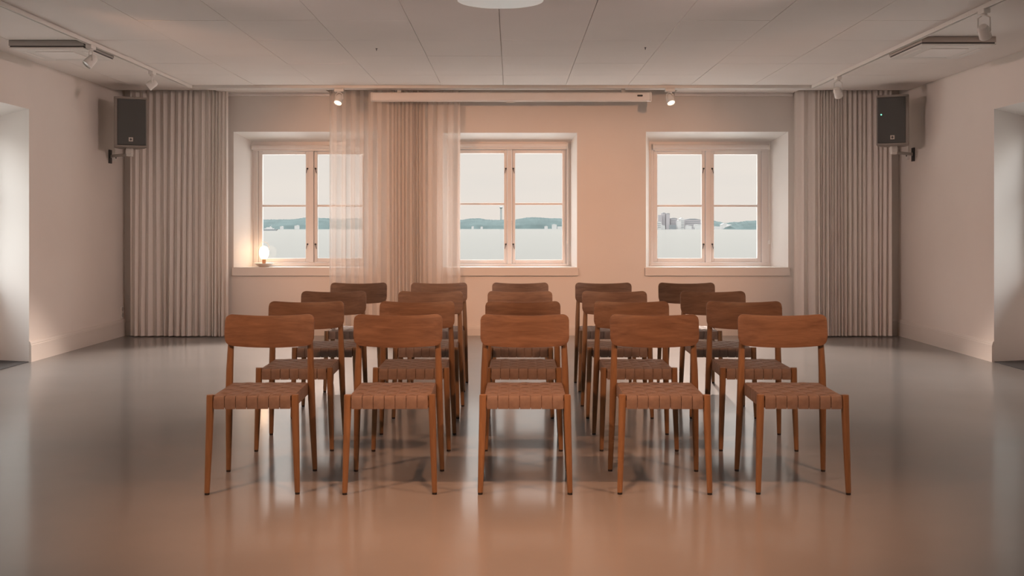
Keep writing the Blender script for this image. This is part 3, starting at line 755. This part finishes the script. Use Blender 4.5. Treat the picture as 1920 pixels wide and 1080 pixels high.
# ------------------------------------------------------------------ table lamp on the left sill
LY = 12.40
zs = WIN[0]['ro'][2] + .012
lp = at(495, 0, LY)
t = thing('table_lamp', 'small glowing table lamp with an opal globe on a dish, on the left window sill', 'lamp', (lp.x, LY, zs))
q = MB(); q.lathe([(.055, 0), (.062, .006), (.10, .030), (.118, .040), (.116, .044), (.098, .036), (.06, .016), (.001, .014)], (0, 0, 1), (0, 0, 0), 40); q.build('dish', M_CERAM, t, smooth=True)
q = MB(); q.lathe([(.030, .013), (.026, .03), (.020, .040), (.022, .082), (.028, .092), (.001, .093)], (0, 0, 1), (0, 0, 0), 28); q.build('stem', M_BRASS, t, smooth=True)
q = MB(); q.lathe([(.028, .090)] + [(.030 + .026 * math.sin(PI * k / 14) ** .8 if 0 < k < 14 else .02, .092 + .145 * k / 14) for k in range(1, 14)] + [(.012, .240), (.0005, .242)], (0, 0, 1), (0, 0, 0), 32); go = q.build('globe', M_GLOBE, t, smooth=True)
q = MB(); q.tube([(.062 * math.cos(PI * k / 16), -.004, .215 + .075 * math.sin(PI * k / 16)) for k in range(17)], .0026, 8); q.build('handle', M_WHITE, t, smooth=True)

# ------------------------------------------------------------------ outside: water, far shore
WZ = -4.0
def water_mat():
    m = bpy.data.materials.new('harbour_water'); m.use_nodes = True; nt = m.node_tree; N = nt.nodes; L = nt.links
    p = N['Principled BSDF']; p.inputs['Base Color'].default_value = (0.05, 0.06, 0.056, 1); p.inputs['Roughness'].default_value = 0.16; p.inputs['IOR'].default_value = 1.33
    t = N.new('ShaderNodeTexCoord'); mp_ = N.new('ShaderNodeMapping'); mp_.inputs['Scale'].default_value = (.05, .14, 1); L.new(t.outputs['Object'], mp_.inputs[0])
    n = N.new('ShaderNodeTexNoise'); n.inputs['Scale'].default_value = 1.0; n.inputs['Detail'].default_value = 6; L.new(mp_.outputs[0], n.inputs['Vector'])
    b = N.new('ShaderNodeBump'); b.inputs['Strength'].default_value = .35; b.inputs['Distance'].default_value = .5; L.new(n.outputs[0], b.inputs['Height']); L.new(b.outputs[0], p.inputs['Normal'])
    return m
M_WATER = water_mat()
wq = MB(); wq.quad((-2600, YB + 1.2, WZ), (2600, YB + 1.2, WZ), (2600, 4200, WZ), (-2600, 4200, WZ))
tag(wq.build('water', M_WATER), 'pale grey harbour water outside the windows', 'water', kind='structure')
M_BOUNCE = mat('bounce_paving', (0.72, 0.69, 0.65), 0.9, 0.2, noise=.12, nscale=.6)
qy = MB(); qy.box(-60, 60, YB + WT + .02, 42, WZ - 1, WZ + .9)  # unseen pale slab, added to bounce daylight up to the ceiling
tag(qy.build('quay', M_BOUNCE), 'unseen pale quay slab added to bounce daylight in through the windows', 'quay', kind='structure')
M_TREES = mat('wooded_slope', (0.056, 0.073, 0.071), 0.95, 0.1, noise=.15, nscale=.03)
M_BLD = [mat('far_facade', (0.27, 0.25, 0.255), .9, .1), mat('far_facade_pale', (0.38, 0.37, 0.36), .9, .1), mat('far_facade_grey', (0.17, 0.18, 0.185), .9, .1)]
M_TOWER = mat('tower_concrete', (0.25, 0.26, 0.255), .9, .1)
YH = 3000.0
def hill(label, prof, Y, seed, depth=260):
    """prof: (pixel x, pixel y of the tree line); a mound with its own front and back slope"""
    rr = random.Random(seed); mb = MB(); rings = []
    x = prof[0][0]; P = []
    while x <= prof[-1][0]:
        for k in range(len(prof) - 1):
            if prof[k][0] <= x <= prof[k + 1][0]:
                f = (x - prof[k][0]) / (prof[k + 1][0] - prof[k][0]); f = f * f * (3 - 2 * f)
                yv = prof[k][1] * (1 - f) + prof[k + 1][1] * f; break
        P.append((x, yv, rr.uniform(-.45, .45))); x += 1.0
    rows_ = ((-.5, 0.0), (-.42, .35), (-.25, .72), (0, 1.0), (.3, .7), (.5, 0))
    m = len(P); V = []
    cx = at((prof[0][0] + prof[-1][0]) / 2, 0, Y).x
    for dy, k in rows_:
        for q, (px, py, jj) in enumerate(P):
            p = at(px, py - jj * (k > .9), Y); zz = WZ + (p.z - WZ) * min(1, q / 5, (m - 1 - q) / 5) * k * (1 + rr.uniform(-.02, .02) * (0 < k < 1))
            V.append((p.x - cx, dy * depth, zz - WZ))
    Fc = [(r * m + i, r * m + i + 1, (r + 1) * m + i + 1, (r + 1) * m + i) for r in range(len(rows_) - 1) for i in range(m - 1)]
    mb.add(V, Fc); o = mb.build('wooded_hill', M_TREES, loc=(cx, Y + depth * .5, WZ))
    tag(o, label, 'hill', 'wooded hills across the water'); return o
hill('long wooded hill across the water behind the leftmost window', [(200, 417), (300, 413), (440, 413), (470, 411), (492, 411), (530, 410.5), (560, 407), (590, 408), (620, 410), (660, 408), (700, 409), (745, 412), (790, 414), (830, 420)], YH, 1)
hill('wooded shore below the tall tower, seen in the left pane of the middle window', [(800, 418), (840, 412), (862, 411.5), (880, 409), (895, 408.5), (912, 411), (930, 412), (945, 411), (957, 415), (962, 424)], YH + 330, 2)
hill('wooded ridge seen in the right pane of the middle window', [(948, 422), (956, 414), (975, 409.5), (990, 407), (1010, 407), (1035, 408.5), (1060, 409), (1100, 413), (1160, 416), (1215, 424)], YH + 640, 3)
hill('low green headland seen in the right pane of the rightmost window', [(1376, 428), (1382, 424), (1392, 419), (1404, 415), (1418, 413.5), (1450, 412), (1520, 413), (1600, 420)], YH - 500, 4, 160)
hill('distant wooded rise behind the white sheds in the rightmost window', [(1150, 422), (1180, 419), (1240, 417), (1300, 418), (1330, 418), (1340, 416), (1352, 413.5), (1360, 415), (1372, 418), (1390, 416), (1420, 416), (1520, 413), (1700, 415)], YH + 960, 5)
# tall tower
p = at(939.5, 429, YH + 610) 
tw = thing('tower', 'tall slim grey tower rising above the wooded shore', 'tower', (p.x, YH + 610, WZ))
hh = at(0, 387, YH + 610).z - WZ
q = MB(); q.lathe([(3.6, 0), (3.2, hh * .9), (3.2, hh - 3)], (0, 0, 1), (0, 0, 0), 20); q.build('shaft', M_TOWER, tw, smooth=True)
q = MB(); q.lathe([(3.2, hh - 6.5), (5.8, hh - 4.6), (5.8, hh - 2.6), (3.4, hh - 1.6), (1.2, hh - .2), (.3, hh + 3)], (0, 0, 1), (0, 0, 0), 20); q.build('lookout', M_TOWER, tw, smooth=True)
# far buildings: (px0, px1, top py, base py, material, depth, roof)
def building(label, x0, x1, yt, ybp, mi, Y, roof, grp, d=24):
    a, b = at(x0, ybp, Y), at(x1, yt, Y); hx = (b.x - a.x) / 2; h = b.z - WZ
    t = thing('building', label, 'building', ((a.x + b.x) / 2, Y, WZ), 0, grp)
    q = MB(); q.box(-hx, hx, 0, d, 0, h); q.build('wall', M_BLD[mi], t)
    if roof:
        q = MB(); q.prism([(-hx - .4, h), (hx + .4, h), (hx * (.3 if roof > 1 else .05), h + roof), (-hx * (.3 if roof > 1 else .05), h + roof)], lambda u, v: (u, -.3, v), lambda u, v: (u, d + .3, v)); q.build('roof', M_BLD[2 if mi != 1 else 1], t)
    if hx > 6 and h > 14:
        q = MB(); nr = int(h / 4.5)
        for r_ in range(1, nr): q.box(-hx * .86, hx * .86, -.35, .1, r_ * h / nr - .6, r_ * h / nr + .6)
        q.build('window_bands', M_BLD[2], t)
City = 'buildings across the water in the rightmost window'
for lab, *v in (('mid-height grey block left of the tallest towers across the water', 1236, 1241.7, 403, 429, 0, YH, 0),
                ('tallest grey tower block across the water', 1242, 1248, 399.5, 429, 0, YH + 5, 1.2),
                ('second tall tower block, right of the tallest one across the water', 1249, 1256, 400.5, 429, 0, YH, 1.2),
                ('low pale shed at the left edge of the far city', 1226, 1240, 416, 429, 1, YH - 96, 1.5),
                ('grey gabled block right of the towers across the water', 1257, 1270, 409.5, 429, 0, YH + 10, 1.5),
                ('pale stepped block in the middle of the far city', 1270, 1277, 414, 429, 1, YH - 30, 1.0),
                ('pale pointed building in the middle of the far city', 1275, 1283, 411, 429, 1, YH + 10, 4.0),
                ('long grey roofed hall at the right of the far city', 1283, 1314, 412, 429, 0, YH + 30, 3.0),
                ('pale low quay shed below the grey hall', 1287, 1297, 423, 429, 1, YH - 60, 0.8),
                ('white low quay shed beside the right casement edge of the far city', 1303, 1316, 421, 429, 1, YH - 60, 1.0),
                ('small pale quay house below the towers', 1238, 1247, 422.5, 429, 1, YH - 60, 1.0),
                ('dark low quay building below the stepped block', 1257, 1268, 421.5, 429, 2, YH - 50, 0),
                ('long white quay wall building behind the post of the rightmost window', 1333, 1358, 424.5, 429.5, 1, YH - 60, 0),
                ('white arched shed left of the headland', 1353, 1366, 421, 429.5, 1, YH - 112, 3.0),
                ('broad white shed beside the headland', 1364, 1383, 422.5, 429.5, 1, YH - 160, 2.0)):
    building(lab, *v, City)
for lab, *v in (('small white house on the shore left of the tall tower', 884, 888, 424.5, 428, 1, YH - 25, .8),
                ('pale house on the shore below the tall tower', 901, 905, 425, 428, 1, YH - 25, .8),
                ('broad white house at the foot of the ridge in the middle window', 1035, 1044, 421, 428, 1, YH - 25, 1.0),
                ('low pale jetty house right of the broad white house', 1045, 1054, 424.5, 428, 1, YH - 25, 0),
                ('pale house at the foot of the ridge left of the broad white house', 1021, 1027, 424, 428, 1, YH - 25, .8),
                ('white shore house right of the ferry in the leftmost window', 525, 530, 424.5, 428, 1, YH - 25, .8),
                ('pale pair of shore houses in the leftmost window', 552, 560, 423, 428, 1, YH - 25, 1.0)):
    building(lab, *v, 'small houses on the far shore', 12)
# ferry
Yf = 1650.0; p = at(507, 0, Yf)
fe = thing('ferry', 'small pale ferry with a dark hull on the water in the leftmost window', 'boat', (p.x, Yf, WZ))
q = MB(); q.prism([(-10, 0), (9, 0), (11.5, 2.2), (-10.5, 2.2)], lambda u, v: (u, -2.4, v - .2), lambda u, v: (u, 2.4, v - .2)); q.build('hull', M_BLD[2], fe)
q = MB(); q.box(-9, 5.5, -2, 2, 2, 3.6); q.box(-6, 2.5, -1.8, 1.8, 3.6, 5.2); q.build('cabin', M_BLD[1], fe)
q = MB(); q.box(-.8, .8, -.6, .6, 5.2, 6.6); q.tube([(1.5, 0, 5), (1.5, 0, 9)], .15, 6); q.build('funnel', M_BLD[1], fe)
